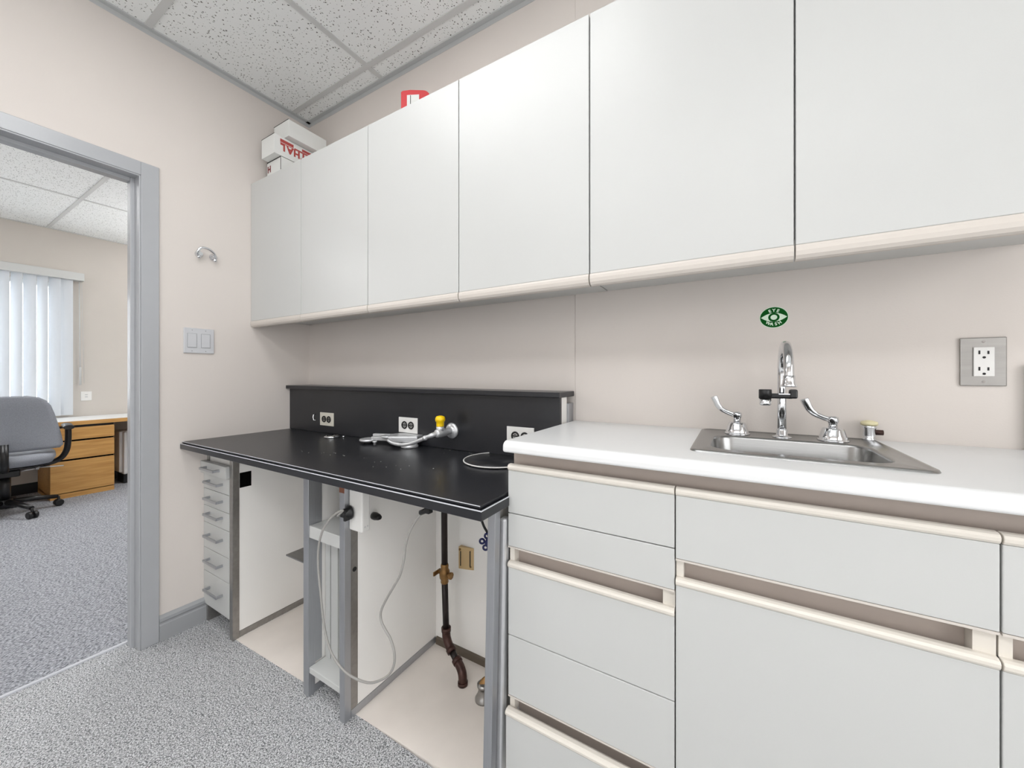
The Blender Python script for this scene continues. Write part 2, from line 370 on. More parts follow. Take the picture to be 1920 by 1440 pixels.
# ================================================================== UPPER CABINETS
DB = [0, .455, .919, 1.379, 1.836, 2.292, 2.749]
def upper(x0, x1, doors, label):
    t = thing('upper_cabinet', label, 'cabinet', ((x0+x1)/2, 0, 1.468), 'white wall cabinets in a row')
    bx('carcass', 'white', t, x0+.001, x1-.001, -.294, -.004, 1.468, 2.165, bevel=.001)
    for i in doors:
        a, c = DB[i]+.0017, DB[i+1]-.0017
        d = MB().box(a, c, -.315, -.2955, 1.452, 2.170).build('door', 'white', t, bevel=.0018)
        # rounded lower finger lip
        pr = [(-.2955, 1.4515), (-.3155, 1.4515), (-.3175, 1.446), (-.318, 1.438), (-.316, 1.429), (-.311, 1.4225), (-.304, 1.420), (-.2955, 1.420), (-.2955, 1.4515)][:-1]
        MB().prism_x(pr, a, c, smooth=False).build('finger_lip', 'lip', d)
    return t
upper(0.004, 1.796, (0, 1, 2, 3), 'white four-door wall cabinet over the black worktop, in the corner')
upper(1.798, 2.749, (4, 5), 'white two-door wall cabinet above the sink')

# ================================================================== BASE CABINETS
FY = -.480
def rimfront(t, x0, x1, z0, z1, rim=True, dy=0, name='drawer', rimm='rim'):
    y = FY+dy
    d = MB().box(x0, x1, y, y+.019, z0, z1-(.016 if rim else 0)).build(name, 'white', t, bevel=.0015)
    if rim:
        pr = [(y+.019, z1-.0155), (y-.001, z1-.0155), (y-.004, z1-.011), (y-.0045, z1-.006), (y-.002, z1-.002), (y+.003, z1), (y+.012, z1), (y+.019, z1-.004)]
        MB().prism_x(pr, x0, x1).build('edge_rim', rimm, d, bevel=.001)
    return d
def base_cab(x0, x1, label):
    t = thing('base_cabinet', label, 'cabinet', ((x0+x1)/2, -.25, 0), 'white base cabinets under the white counter')
    b = MB(); b.box(x0, x0+.016, -.44, -.006, .10, .972); b.box(x1-.016, x1, -.44, -.006, .10, .972); b.box(x0+.016, x1-.016, -.44, -.006, .10, .118); b.box(x0+.016, x1-.016, -.012, -.006, .118, .972); b.box(x0+.016, x1-.016, -.44, -.43, .118, .94); b.box(x0, x1, -.40, -.01, .0, .0995)
    b.build('carcass', 'white_panel', t)
    bx('top_rail', 'taupe', t, x0, x1, -.4475, -.4405, .93, .972)
    return t
def gap(t, x0, x1, z0, z1):
    b = MB(); b.box(x0+.014, x1-.024, -.4475, -.4405, z0-.03, z1+.01); b.build('finger_channel', 'taupe', t)
    bx('stile', 'rim', t, x0, x0+.0138, -.470, -.4405, z0-.02, z1); bx('stile', 'rim', t, x1-.0238, x1, -.470, -.4405, z0-.02, z1)
    b = MB(); b.box(x0, x1, FY+.0195-.0195, FY+.012, z1-.0, z1+.004); b.build('lower_lip', 'lip', t)
X0, X1, X2, X3 = 1.673, 2.0755, 2.517, 2.96
t = base_cab(X0, X1, 'white narrow base cabinet of stacked drawers beside the black worktop')
g = .0012
rimfront(t, X0+g, X1-g, .8165, .942); rimfront(t, X0+g, X1-g, .730, .8145, rim=False)
gap(t, X0+g, X1-g, .690, .7255)
rimfront(t, X0+g, X1-g, .5005, .690); rimfront(t, X0+g, X1-g, .344, .4985, rim=False)
gap(t, X0+g, X1-g, .315, .3395)
rimfront(t, X0+g, X1-g, .105, .315, dy=-.012)
for a, c, lab in ((X1, X2, 'white base cabinet with a wide drawer front and door below the sink'), (X2, X3, 'white base cabinet at the right edge, partly out of view')):
    t = base_cab(a, c, lab)
    rimfront(t, a+g, c-g, .7965, .942, name='drawer'); gap(t, a+g, c-g, .757, .792)
    rimfront(t, a+g, c-g, .105, .757, name='door')

# white countertop with bullnose and sink cut-out
r = .0125; z0, z1 = .976, 1.0054
pr = [(-.003, z0), (-.003, z1)]
yF = -.503
for i in range(7):
    a = PI/2*i/6; pr.append((yF+.016-.016*math.sin(a), z1-.016+.016*math.cos(a)))
for i in range(5):
    a = PI/2*i/4; pr.append((yF+.006-.006*math.cos(a), z0+.006-.006*math.sin(a)))
cb = MB(); cb.prism_x(pr, 1.670, 3.0, smooth=False); ct = cb.build('countertop', 'counter')
bv = ct.modifiers.new('b', 'BEVEL'); bv.width = .007; bv.segments = 3; bv.limit_method = 'ANGLE'; bv.angle_limit = math.radians(60)
cut = MB().loft([rrect(2.2905, -.238, .325, .245, .05, .9), rrect(2.2905, -.238, .325, .245, .05, 1.1)]).build('cut', 'white')
bo = ct.modifiers.new('c', 'BOOLEAN'); bo.object = cut; bo.operation = 'DIFFERENCE'; bo.solver = 'EXACT'
bake(ct); bpy.data.objects.remove(cut)
for p in ct.data.polygons: p.use_smooth = False
tag(ct, 'white laminate countertop with rounded front edge holding the sink', 'countertop')

# ---- sink
SX0, SX1, SY0, SY1 = 2.094, 2.488, -.402, -.022
sx, sy, sw, sh = (SX0+SX1)/2, (SY0+SY1)/2, SX1-SX0, SY1-SY0
s_ = thing('sink', 'small stainless steel drop-in sink set in the white counter', 'sink', (sx, sy, 1.0054))
bcx, bcy, bw, bh = 2.2905, -.238, .313, .222
zt = 1.0056
L_ = [rrect(sx, sy, sw, sh, .022, zt), rrect(sx, sy, sw-.003, sh-.003, .022, zt+.0035), rrect(sx, sy, sw-.014, sh-.014, .020, zt+.0045), rrect(sx, sy, sw-.022, sh-.022, .018, zt+.0015),
      rrect(bcx, bcy, bw+.012, bh+.012, .055, zt+.0015), rrect(bcx, bcy, bw+.004, bh+.004, .052, zt+.0005), rrect(bcx, bcy, bw, bh, .05, zt-.006), rrect(bcx, bcy, bw-.012, bh-.012, .048, zt-.06),
      rrect(bcx, bcy, bw-.026, bh-.026, .046, zt-.125), rrect(bcx, bcy, bw-.045, bh-.045, .042, zt-.142), rrect(bcx, bcy, bw-.08, bh-.08, .03, zt-.148), rrect(bcx, bcy, .05, .05, .024, zt-.150)]
MB().loft(L_, cap0=False).build('basin', 'sink', s_)
MB().lathe((bcx, bcy, zt-.150), [(.044, .001), (.044, .003), (.036, .0035), (.030, .0005), (.001, .0005)], n=28).build('drain', 'chrome', s_)

# ---- faucet
fy = -.092; fz = 1.0072
fct = thing('faucet', 'chrome gooseneck faucet with two wrist-blade handles at the back of the sink', 'faucet', (2.289, fy, fz))
MB().lathe((2.289, fy, fz), [(.022, 0), (.0215, .003), (.014, .005), (.0125, .007), (.0125, .020), (.0105, .023), (.0095, .024)], n=28).build('spout_base', 'chrome', fct)
R_ = .077; ztop = 1.258-.010-R_
pts = [(2.289, fy, fz+.015), (2.289, fy, 1.10), (2.289, fy, ztop)]
for i in range(1, 13):
    a = PI*i/12; pts.append((2.289, fy-R_+R_*math.cos(a), ztop+R_*math.sin(a)))
pts.append((2.289, fy-2*R_, 1.170))
MB().tube(pts, .0102, 18).build('spout', 'chrome', fct)
MB().lathe((2.289, fy-2*R_, 1.146), [(.0150, 0), (.0155, .003), (.0135, .008), (.0118, .018), (.0118, .026)], n=28).build('aerator', 'chrome', fct)
# black eyewash diverter clipped on the spout
dv = thing('eyewash_diverter', 'black swivel diverter with small chrome nozzle clipped on the faucet', 'diverter', (2.289, fy, 1.12))
dy = fy-.03; dz = 1.112
b = MB(); b.lathe((2.250, dy-.01, dz), [(.0145, 0), (.0145, .022), (.0135, .0235)], n=28); b.build('swivel_drum', 'blackp', dv)
b = MB(); b.obox((2.283, dy, dz+.0065), (.055, 0, 0), (0, .018, 0), (0, 0, .013)); b.obox((2.310, dy, dz+.0125), (.018, 0, 0), (0, .02, 0), (0, 0, .0235)); b.build('arm', 'blackp', dv, bevel=.004)
b = MB(); b.torus((2.289, fy, dz+.0065), .0135, .0045, m=8, n=24); b.build('clip', 'blackp', dv)
b = MB(); b.obox((2.292, dy-.0085, dz+.012), (.026, 0, 0), (0, .0012, 0), (0, 0, .0022)); b.build('bead', 'chrome', dv)
MB().lathe((2.250, dy-.01, dz-.018), [(.0115, 0), (.0130, .002), (.0130, .0175)], n=28).build('nozzle', 'chrome', dv)
# ---- wrist-blade handles
def handle(x, y):
    h = MB().lathe((x, y, fz), [(.032, 0), (.032, .003), (.0285, .005), (.0285, .009), (.0265, .014), (.0225, .028), (.020, .0325), (.009, .034)], n=12).build('handle', 'chrome', fct, bevel=.0008)
    b = MB(); b.lathe((x, y, fz+.033), [(.0095, 0), (.009, .010), (.011, .014), (.0125, .020), (.0115, .026), (.006, .0295)], n=24); b.build('stem', 'chrome', h)
    MB().lathe((x-.004, y-.0115, fz+.051), [(.0048, 0), (.0048, .002), (.001, .0022)], axis=(-.2, -1, 0), n=16).build('screw_cap', 'blackp', h)
    # blade: tapered arm to the left and up, then wide upright paddle
    P = smoothcurve([(x-.004, y, fz+.052), (x-.018, y, fz+.057), (x-.036, y, fz+.066), (x-.047, y, fz+.078), (x-.053, y, fz+.092), (x-.058, y, fz+.104)], 4)
    n = len(P)
    MB().tube(P, [.0052 + .0022*min(1, max(0, (i/n-.3)/.5)) for i in range(n)], 14, flat=1.5).build('blade', 'chrome', h)
handle(2.187, -.080); handle(2.3945, -.088)
# ---- vacuum breaker at the corner
vx, vy = 2.476, -.030
v = thing('vacuum_breaker', 'small chrome valve with cream cap at the right back of the sink', 'valve', (vx, vy, 1.0054))
MB().lathe((vx, vy, 1.0058), [(.0135, 0), (.0135, .006), (.0115, .008), (.0125, .014), (.0125, .030), (.0145, .034), (.0145, .040)], n=20).build('valve_body', 'chrome', v)
MB().lathe((vx, vy, 1.0460), [(.0165, 0), (.0168, .006), (.0155, .0085), (.006, .0115), (.001, .012)], n=28).build('valve_cap', 'cream', v)
MB().cyl((vx+.011, vy, 1.028), (vx+.026, vy, 1.028), .0068, 14).build('side_port', 'rust', v)

# ---- sticker: EYE WASH
st = thing('eye_wash_sticker', 'round green sticker with a white eye, reading EYE WASH, above the faucet', 'sticker', (2.278, -.003, 1.338))
def ell(cx, cz, a, c, y, n=48): return [(cx+a*math.cos(2*PI*i/n), y, cz+c*math.sin(2*PI*i/n)) for i in range(n)]
cx_, cz_ = 2.278, 1.3385
MB().loft([ell(cx_, cz_, .0345, .0305, -.0031), ell(cx_, cz_, .0345, .0305, -.0036)], smooth=False).build('sticker_edge', 'pale', st)
MB().loft([ell(cx_, cz_, .033, .029, -.0036), ell(cx_, cz_, .033, .029, -.0040)], smooth=False).build('sticker_face', 'green', st)
eye = []
for i in range(17):
    u = -1+2*i/16; eye.append((cx_+.031*u, .0125*(1-u*u)**1.0))
lp = [(x, cz_+z) for x, z in eye] + [(x, cz_-z) for x, z in eye[::-1][1:-1]]
MB().loft([[(x, -.0040, z) for x, z in lp], [(x, -.0043, z) for x, z in lp]], smooth=False).build('eye_white', 'pale', st)
MB().loft([ell(cx_, cz_, .0135, .0125, -.0043), ell(cx_, cz_, .0135, .0125, -.0046)], smooth=False).build('iris', 'green', st)
MB().loft([ell(cx_, cz_, .0080, .0072, -.0046), ell(cx_, cz_, .0080, .0072, -.0049)], smooth=False).build('pupil', 'pale', st)
for word, rr, top in (('EYE', .0205, 1), ('WASH', .0215, 0)):
    n = len(word)
    for i, ch in enumerate(word):
        a = (i-(n-1)/2)*.42
        if top: o = (cx_+.0235*math.sin(a), -.0041, cz_+.0195*math.cos(a)); xd = (math.cos(a), 0, -math.sin(a)); yd = (math.sin(a), 0, math.cos(a))
        else: o = (cx_+.0235*math.sin(a), -.0041, cz_-.0200*math.cos(a)); xd = (math.cos(a), 0, math.sin(a)); yd = (-math.sin(a), 0, math.cos(a))
        text_mesh('letter', ch, .0115, 'pale', st, XM(o, xd, yd), bold=.0004)

# ---- wall receptacle right
wo = thing('wall_outlet', 'grey metal plate with white duplex outlet on the wall right of the sink', 'outlet', (2.6785, -.003, 1.204))
px0, px1, pz0, pz1 = 2.6415, 2.7145, 1.1475, 1.2605
bx('cover_plate', 'darksteel', wo, px0, px1, -.0095, -.0033, pz0, pz1, bevel=.002)
bx('receptacle', 'plate', wo, 2.6615, 2.6945, -.0125, -.0096, 1.170, 1.238, bevel=.0012)
b = MB()
for zc in (1.2215, 1.1835):
    for dx, hh in ((-.0075, .0085), (.0065, .0075)): b.box(2.678+dx-.0015, 2.678+dx+.0015, -.0131, -.0124, zc, zc+hh)
    b.lathe((2.678, -.0124, zc-.0075), [(.0027, 0), (.0027, .0007)], axis=(0, -1, 0), n=12)
b.build('socket_slots', 'slot', wo)
for zc in (1.2505, 1.1575): MB().lathe((2.678, -.0094, zc), [(.0028, 0), (.0024, .0012)], axis=(0, -1, 0), n=14).build('screw', 'chrome', wo)
# ---- white board standing on counter at right
tag(bx('splash_panel', 'white', None, 2.741, 3.30, -.020, -.004, 1.006, 1.196, bevel=.002), 'white panel standing on the counter against the wall at the right edge', 'panel')

# ================================================================== BLACK BENCH
wb = thing('workbench', 'long black-topped lab bench with raised back ledge along the wall', 'workbench', (.84, -.3, 0))
BX = 1.6715
b = MB(); b.box(.002, 1.670, -.600, -.098, .8595, .867); b.build('worktop', 'black', wb, bevel=.0015)
b = MB(); b.box(.002, 1.6795, -.608, -.483, .835, .8585); b.box(.002, 1.6690, -.483, -.098, .835, .8585); b.build('edge_board', 'black', wb, bevel=.0015)
b = MB(); b.box(.002, 1.6797, -.6085, -.6065, .8575, .8600); b.box(1.678, 1.6797, -.6065, -.484, .8575, .86); b.build('edge_highlight', 'line', wb)  # pale strip paints in the bright highlight line along the step
b = MB(); b.box(.002, 1.6700, -.6008, -.5990, .8660, .8675); b.build('top_bead', 'line', wb)
bx('backsplash', 'black', wb, .002, 1.662, -.115, -.099, .868, 1.094, bevel=.001)
bx('ledge', 'black', wb, .002, 1.670, -.137, -.0005, 1.0945, 1.113, bevel=.002)
bx('splash_frame', 'white_panel', wb, .002, 1.661, -.098, -.050, .868, 1.093, bevel=.001)
bx('splash_filler', 'steel', wb, .002, 1.668, -.0495, -.004, .868, 1.070, bevel=.001)
bx('bench_apron', 'darksteel', wb, .31, .815, -.12, -.10, .79, .834)
# right leg, slightly leaning
b = MB()
def lean(b, x0t, x1t, x0b, x1b, y0, y1, zt, zb):
    b.loft([[(x0b, y0, zb), (x1b, y0, zb), (x1b, y1, zb), (x0b, y1, zb)], [(x0t, y0, zt), (x1t, y0, zt), (x1t, y1, zt), (x0t, y1, zt)]], smooth=False)
lean(b, 1.638, 1.661, 1.618, 1.643, -.520, -.495, .834, .003); b.build('leg', 'steel', wb, bevel=.002)
b = MB(); lean(b, 1.633, 1.639, 1.611, 1.617, -.4945, -.12, .834, .012); b.build('end_panel', 'white_panel', wb, bevel=.001)
b = MB(); lean(b, 1.6520, 1.6705, 1.632, 1.656, -.488, -.462, .80, .003)
tag(b.build('filler_post', 'cast', bevel=.006), 'slim rounded silver post squeezed between bench leg and white drawers', 'post')

# ---- drawer pedestal under left end
dp = thing('drawer_pedestal', 'narrow white seven-drawer pedestal under the left end of the bench', 'drawer unit', (.135, -.27, 0))
b = MB(); b.box(.0, .253, -.495, -.02, .088, .80) ; b.build('carcass', 'white_panel', dp)
b = MB(); b.box(.257, .281, -.49, -.072, .032, .832); b.build('side_panel', 'white_panel', dp)
b = MB(); b.box(.2565, .2835, -.518, -.4905, .0, .834); b.box(.2565, .2825, -.490, -.072, .004, .031); b.build('panel_frame', 'darksteel', dp, bevel=.0015)
b = MB(); b.box(-.0, .010, -.505, -.496, .088, .80); b.box(.0145, .030, -.512, -.38, .005, .086); b.box(.03, .253, -.49, -.48, .05, .086); b.build('foot_rail', 'darksteel', dp, bevel=.001)
bx('cable_opening', 'blackhole', dp, .2811, .2818, -.489, -.442, .668, .735)
zb = [.767, .710, .636, .556, .476, .356, .246, .087]
for i in range(7):
    pull = -.013 if i == 0 else 0
    y = -.518+pull
    d = MB().box(.0005, .2525, y, y+.021, zb[i+1]+.0012, zb[i]-.0012).build('drawer', 'white', dp, bevel=.0012)
    zc = (zb[i]+zb[i+1])/2 + (.010 if i > 2 else .004)
    pp = [(.055, y+.002, zc), (.055, y-.022, zc), (.200, y-.022, zc), (.200, y+.002, zc)]
    b = MB(); b.box(.060, .195, y-.028, y-.0215, zc-.0055, zc+.0055)
    b.box(.060, .069, y-.0215, y+.001, zc-.0055, zc+.0055); b.box(.186, .195, y-.0215, y+.001, zc-.0055, zc+.0055)
    b.build('handle', 'steel', d, bevel=.001)

# ---- open shelf unit
su = thing('shelf_unit', 'open white shelf unit with steel edged sides under the middle of the bench', 'shelf unit', (.94, -.3, 0))
b = MB(); b.box(.8245, .8475, -.492, -.075, .032, .832); b.build('side_panel', 'white_panel', su)
b = MB(); b.box(1.0345, 1.0560, -.492, -.069, .032, .832); b.box(1.0560, 1.0562, -.46, -.12, .505, .5062); b.build('side_panel', 'white_panel', su)
b = MB(); b.box(.8205, .8520, -.518, -.4925, .004, .834); b.box(.824, .848, -.4925, -.075, .004, .031); b.box(.8476, .850, -.4925, -.464, .115, .834); b.build('panel_frame', 'steel', su, bevel=.0015)
b = MB(); b.box(1.0305, 1.0575, -.518, -.4925, .004, .834); b.box(1.033, 1.0575, -.4925, -.069, .004, .031); b.build('panel_frame', 'steel', su, bevel=.0015)
b = MB(); b.box(1.0561, 1.0572, -.4925, -.466, .032, .834); b.build('frame_inset', 'darksteel', su)
bx('shelf', 'white', su, .8523, 1.0303, -.515, -.12, .582, .626, bevel=.0015)
bx('shelf', 'white', su, .8523, 1.0303, -.515, -.12, .091, .112, bevel=.0015)
bx('lower_rail', 'white_panel', su, .8523, 1.0303, -.47, -.455, .045, .088)
bx('back_panel', 'white_panel', su, .8523, 1.0303, -.085, -.075, .113, .832)
b = MB()
x = .8523
for wd in (.028, .006, .040, .005, .012, .005, .026, .006, .048):
    b.box(x, x+wd-.001, -.452 + (.006 if wd < .007 else 0) + (.004 if wd == .012 else 0), -.43, .1125, .5815); x += wd
b.build('ribbed_panel', 'white', su, bevel=.0008)
b = MB(); b.lathe((1.0562, -.479, .506), [(.008, 0), (.008, .002)], axis=(1, 0, 0), n=18); b.build('grommet', 'blackp', su)
b = MB(); b.box(1.0307, 1.0573, -.5186, -.5181, .776, .806); b.build('tape_strip', 'tape', su)
# side shelf on the left of the unit
tag(bx('side_shelf', 'darksteel', None, .625, .8235, -.474, -.20, .444, .449), 'thin grey metal side shelf fixed between pedestal and shelf unit', 'shelf')

# ---- power box, plugs, cord
pb = thing('power_box', 'white plastic power box screwed to the steel post under the bench', 'power box', (1.09, -.49, .65))
b = MB(); b.box(1.0582, 1.125, -.502, -.468, .650, .833); b.build('housing', 'plate', pb, bevel=.006, seg=3)
for yy in (-.49, -.479): MB().lathe((1.1252, yy, .668), [(.0028, 0), (.002, .001)], axis=(1, 0, 0), n=12).build('screw', 'cast', pb)
b = MB(); b.lathe((1.0575, -.400, .664), [(.013, 0), (.014, .012), (.011, .03), (.007, .040)], axis=(1, -.1, .05), n=20)
tag(b.build('plug', 'blackp'), 'black plug on the side panel just behind the power box', 'plug')
CORD = [ (1.0876, -0.5450, 0.7337), (1.0589, -0.5500, 0.7195), (1.0238, -0.5550, 0.6881), (0.9966, -0.5600, 0.6453), (0.9773, -0.5590, 0.5870), (0.9757, -0.5580, 0.5235), (0.9860, -0.5570, 0.4453), (0.9992, -0.5560, 0.3597), (1.0152, -0.5550, 0.3025), (1.0419, -0.5537, 0.2587), (1.0901, -0.5525, 0.2296), (1.1469, -0.5513, 0.2211), (1.2158, -0.5500, 0.2320), (1.2683, -0.5500, 0.2603), (1.3095, -0.5500, 0.2960), (1.3296, -0.5500, 0.3336), (1.3296, -0.5500, 0.3692), (1.3140, -0.5500, 0.4008), (1.2914, -0.5500, 0.4211), (1.2753, -0.5500, 0.4394), (1.2730, -0.5500, 0.4656), (1.2965, -0.5544, 0.5069), (1.3371, -0.5588, 0.5645), (1.3677, -0.5631, 0.6086), (1.3871, -0.5675, 0.6574), (1.3999, -0.5719, 0.7066), (1.4227, -0.5762, 0.7541), (1.4565, -0.5806, 0.7968), (1.4836, -0.5850, 0.8174) ]
CORD = [(1.060, -.545, .711)] + CORD
cd = thing('looped_cable', 'grey cable with round black plug, looping from the power box to under the bench', 'cable', (1.06, -.55, .70))
b = MB(); b.lathe((1.071, -.503, .712), [(.023, 0), (.023, .008), (.017, .013), (.016, .024), (.010, .030), (.008, .036)], axis=(-.25, -1, .0), n=20)
b.obox((1.075, -.522, .708), (.010, 0, 0), (0, .02, 0), (0, 0, .036))
b.build('plug', 'blackp', cd, bevel=.002)
MB().tube(smoothcurve(CORD, 5), .0036, 10).build('cable', 'cord', cd)
e = Vector(CORD[-1])
b = MB(); b.cyl(e+Vector((-.016, 0, -.008)), e+Vector((.012, 0, .006)), .007, 12); b.obox(e+Vector((.012, 0, .004)), (.016, 0, 0), (0, .016, 0), (0, 0, .014)); b.build('connector', 'blackp', cd, bevel=.001)

# ---- gas pipe in the bay
gp = thing('gas_pipe', 'dark iron gas pipe with brass valve standing in the open bench bay', 'pipe', (1.297, -.187, 0))
px_, py_ = 1.176, -.150
b = MB(); b.tube([(px_-.004, py_, .834), (px_, py_, .40)], .0125, 16); b.tube([(px_, py_, .345), (px_+.008, py_, .145)], .0125, 16); b.build('riser', 'iron', gp)
b = MB(); b.lathe((px_, py_, .335), [(.014, 0), (.016, .006), (.015, .014), (.020, .022), (.021, .036), (.020, .050), (.015, .058), (.016, .070), (.014, .078)], n=16)
b.cyl((px_-.034, py_, .374), (px_+.030, py_, .372), .008, 12); b.lathe((px_+.028, py_, .372), [(.014, 0), (.014, .008)], axis=(1, 0, 0), n=8)
b.obox((px_-.032, py_-.01, .374), (.006, 0, 0), (0, .04, 0), (0, 0, .016)); b.build('brass_valve', 'brass', gp, bevel=.001)
P = smoothcurve([(px_+.008, py_, .15), (px_+.010, py_, .122), (px_+.024, py_-.004, .100), (px_+.044, py_-.010, .086)], 5)
b = MB(); b.tube(P, .0165, 16); b.lathe(P[0], [(.019, -.006), (.019, .010)], n=16); b.lathe(P[-1], [(.019, -.010), (.019, .006)], axis=P[-1]-P[-3], n=16); b.build('elbow', 'rust', gp)
b = MB(); b.tube([P[-1], (1.256, -.168, .060)], .0125, 16); b.build('link', 'iron', gp)
P = smoothcurve([(1.252, -.166, .063), (1.276, -.175, .052), (1.292, -.183, .036), (1.297, -.187, .004)], 5)
b = MB(); b.tube(P, .0165, 16); b.lathe(P[0], [(.019, -.006), (.019, .010)], axis=P[2]-P[0], n=16); b.lathe((1.297, -.187, .003), [(.019, 0), (.019, .012)], n=16); b.build('elbow', 'rust', gp)
# brass hinge-like plate on the chase panel
hp = thing('brass_bracket', 'folded brass coloured bracket plate on the white panel in the bay', 'bracket', (1.23, -.07, .42))
b = MB(); b.prism_z([(1.196, -.0688), (1.196, -.086), (1.199, -.088), (1.231, -.080), (1.256, -.072), (1.262, -.0688)], .372, .462); b.build('plate', 'brassplate', hp, bevel=.001)
MB().box(1.206, 1.2085, -.0885, -.0855, .385, .445).build('slot', 'slot', hp); MB().box(1.246, 1.249, -.0775, -.0735, .385, .450).build('slot', 'slot', hp)
MB().lathe((1.204, -.0865, .452), [(.005, 0), (.005, .003)], axis=(0, -1, 0), n=10).build('rivet', 'brass', hp); MB().lathe((1.249, -.0735, .385), [(.004, 0), (.004, .003)], axis=(0, -1, 0), n=10).build('rivet', 'brass', hp)
# blue shut-off handle and tube
bv_ = thing('blue_shutoff_valve', 'small blue shut-off handle hanging on a black tube behind the bench leg', 'valve', (1.50, -.30, .58))
c = Vector((1.50, -.331, .584))
hx, hy, hz = 1.489, -.30, .628
b = MB(); b.lathe((hx, hy, hz), [(.010, -.008), (.010, .008)], axis=(.5, -1, 0), n=16)
for k in range(5):
    a = 2*PI*k/5+.5; u = Vector((.86, .5, 0)); p = Vector((hx, hy, hz)) + u*(.020*math.cos(a)) + Vector((0, 0, .020*math.sin(a)))
    b.torus(p, .0075, .0035, axis=(.5, -1, 0), n=16, m=8)
b.build('handle', 'blue', bv_)
b = MB(); b.tube(smoothcurve([(1.455, -.30, .834), (1.458, -.30, .72), (1.470, -.30, .68), (1.483, -.295, .655), (1.489, -.29, .63)], 5), .004, 8); b.build('tube', 'blackp', bv_)
b = MB(); b.cyl((hx, hy+.005, hz), (hx+.03, -.069, hz-.02), .007, 12); b.build('stem', 'brass', bv_)
# floor escutcheon
fe = thing('floor_drain_cap', 'small round metal fitting on the floor behind the bench leg', 'floor fitting', (1.405, -.20, .0025))
MB().lathe((1.400, -.20, .0026), [(.030, 0), (.030, .006), (.024, .014), (.018, .030), (.018, .046), (.022, .048), (.022, .056), (.004, .058)], n=24).build('cap', 'darksteel', fe)
MB().lathe((1.415, -.188, .045), [(.036, 0), (.037, .004), (.034, .009), (.010, .012)], axis=(.55, -.75, .3), n=28).build('disc', 'brass', fe)

# ---- things on the black worktop
def socket(cx, cz, w_, h_, label, y=-.115):
    o = thing('bench_outlet', label, 'outlet', (cx, y, cz), 'outlets along the black backsplash')
    bx('cover_plate', 'platebeige' if cx < .5 else 'plate', o, cx-w_/2, cx+w_/2, y-.005, y-.0004, cz-h_/2, cz+h_/2, bevel=.0015)
    b = MB()
    for dx in (-.020, .020):
        b.torus((cx+dx, y-.006, cz), .0140, .0034, axis=(0, -1, 0), n=24, m=6)
        for zz in (-.006, .006): b.box(cx+dx-.005, cx+dx+.005, y-.0075, y-.005, cz+zz-.0014, cz+zz+.0014)
        b.box(cx+dx-.010, cx+dx+.010, y-.0072, y-.005, cz-.0024, cz+.0024)
    b.build('socket_slots', 'slot', o)
    MB().lathe((cx, y-.005, cz), [(.002, 0), (.0016, .001)], axis=(0, -1, 0), n=10).build('screw', 'cast', o)
socket(.352, .941, .114, .068, 'small cream outlet plate at the left end of the black backsplash')
socket(.939, .950, .114, .068, 'white outlet plate in the middle of the black backsplash beside the yellow knob')
socket(1.507, .948, .114, .068, 'white outlet plate half hidden behind the white counter corner')
ck = thing('hook_clip', 'tiny chrome clip on the black backsplash left of the first outlet', 'clip', (.250, -.115, .945))
b = MB(); b.tube([(.250, -.116, .962), (.250, -.128, .958), (.247, -.128, .945), (.252, -.128, .932), (.262, -.118, .930)], .003, 8); b.build('wire', 'chrome', ck)
# gas cock with yellow knob and hose
gc = thing('gas_tap', 'bench gas tap with yellow knob and silver outlet arm on the black backsplash', 'gas tap', (1.186, -.115, .945))
fxx, fzz = 1.188, .945
MB().lathe((fxx, -.1155, fzz), [(.031, 0), (.032, .004), (.030, .009), (.022, .012), (.017, .014), (.015, .018)], axis=(0, -1, 0), n=32).build('flange', 'cast', gc)
b = MB(); b.lathe((fxx, -.130, fzz), [(.014, 0), (.013, .02), (.0165, .034), (.0180, .055), (.0165, .078), (.011, .086)], axis=(0, -1, 0), n=20)
b.cyl((fxx, -.190, fzz+.008), (fxx, -.190, fzz+.026), .0155, 18); b.build('body', 'cast', gc)
b = MB(); b.lathe((fxx, -.190, fzz+.026), [(.0155, 0), (.0150, .004), (.0160, .018), (.0185, .020), (.0195, .026), (.0190, .033), (.0150, .039), (.006, .042), (.0005, .0425)], n=22); b.build('knob', 'yellow', gc)
P = smoothcurve([(fxx, -.205, fzz), (fxx-.012, -.232, fzz-.006), (1.135, -.238, .922), (1.085, -.240, .903), (1.035, -.243, .893), (.985, -.246, .896), (.950, -.238, .903)], 5)
MB().tube(P, [.0095]*6+[.0075]*(len(P)-6), 14).build('outlet_arm', 'cast', gc)
MB().lathe(P[8], [(.0095, -.006), (.0105, 0), (.0095, .006)], axis=P[9]-P[7], n=14).build('collar', 'cast', gc)
# burner stand
bs = thing('burner_stand', 'folded cast metal arm with round feet lying on the black worktop', 'stand', (1.0, -.17, .867))
MB().lathe((1.000, -.168, .8676), [(.036, 0), (.036, .008), (.033, .010), (.033, .018), (.020, .0205)], n=28).build('foot', 'cast', bs)
MB().prism_z([(.930, -.225), (1.035, -.160), (1.020, -.095), (.985, -.075), (.900, -.130), (.880, -.165)], .8885, .9145).build('hinge_block', 'cast', bs, bevel=.004)
b = MB(); P = Vector((.755, -.150, .896)); Q = Vector((.905, -.135, .902)); b.obox((P+Q)/2, Q-P, (.005, -.020, 0), (0, 0, .016))
P = Vector((.800, -.195, .892)); Q = Vector((.935, -.190, .898)); b.obox((P+Q)/2, Q-P, (0, .018, 0), (0, 0, .016)); b.build('arm', 'cast', bs, bevel=.003)
MB().lathe((.900, -.195, .904), [(.026, 0), (.030, .003), (.029, .008), (.020, .011), (.019, .007), (.002, .007)], n=28).build('saucer', 'cast', bs)
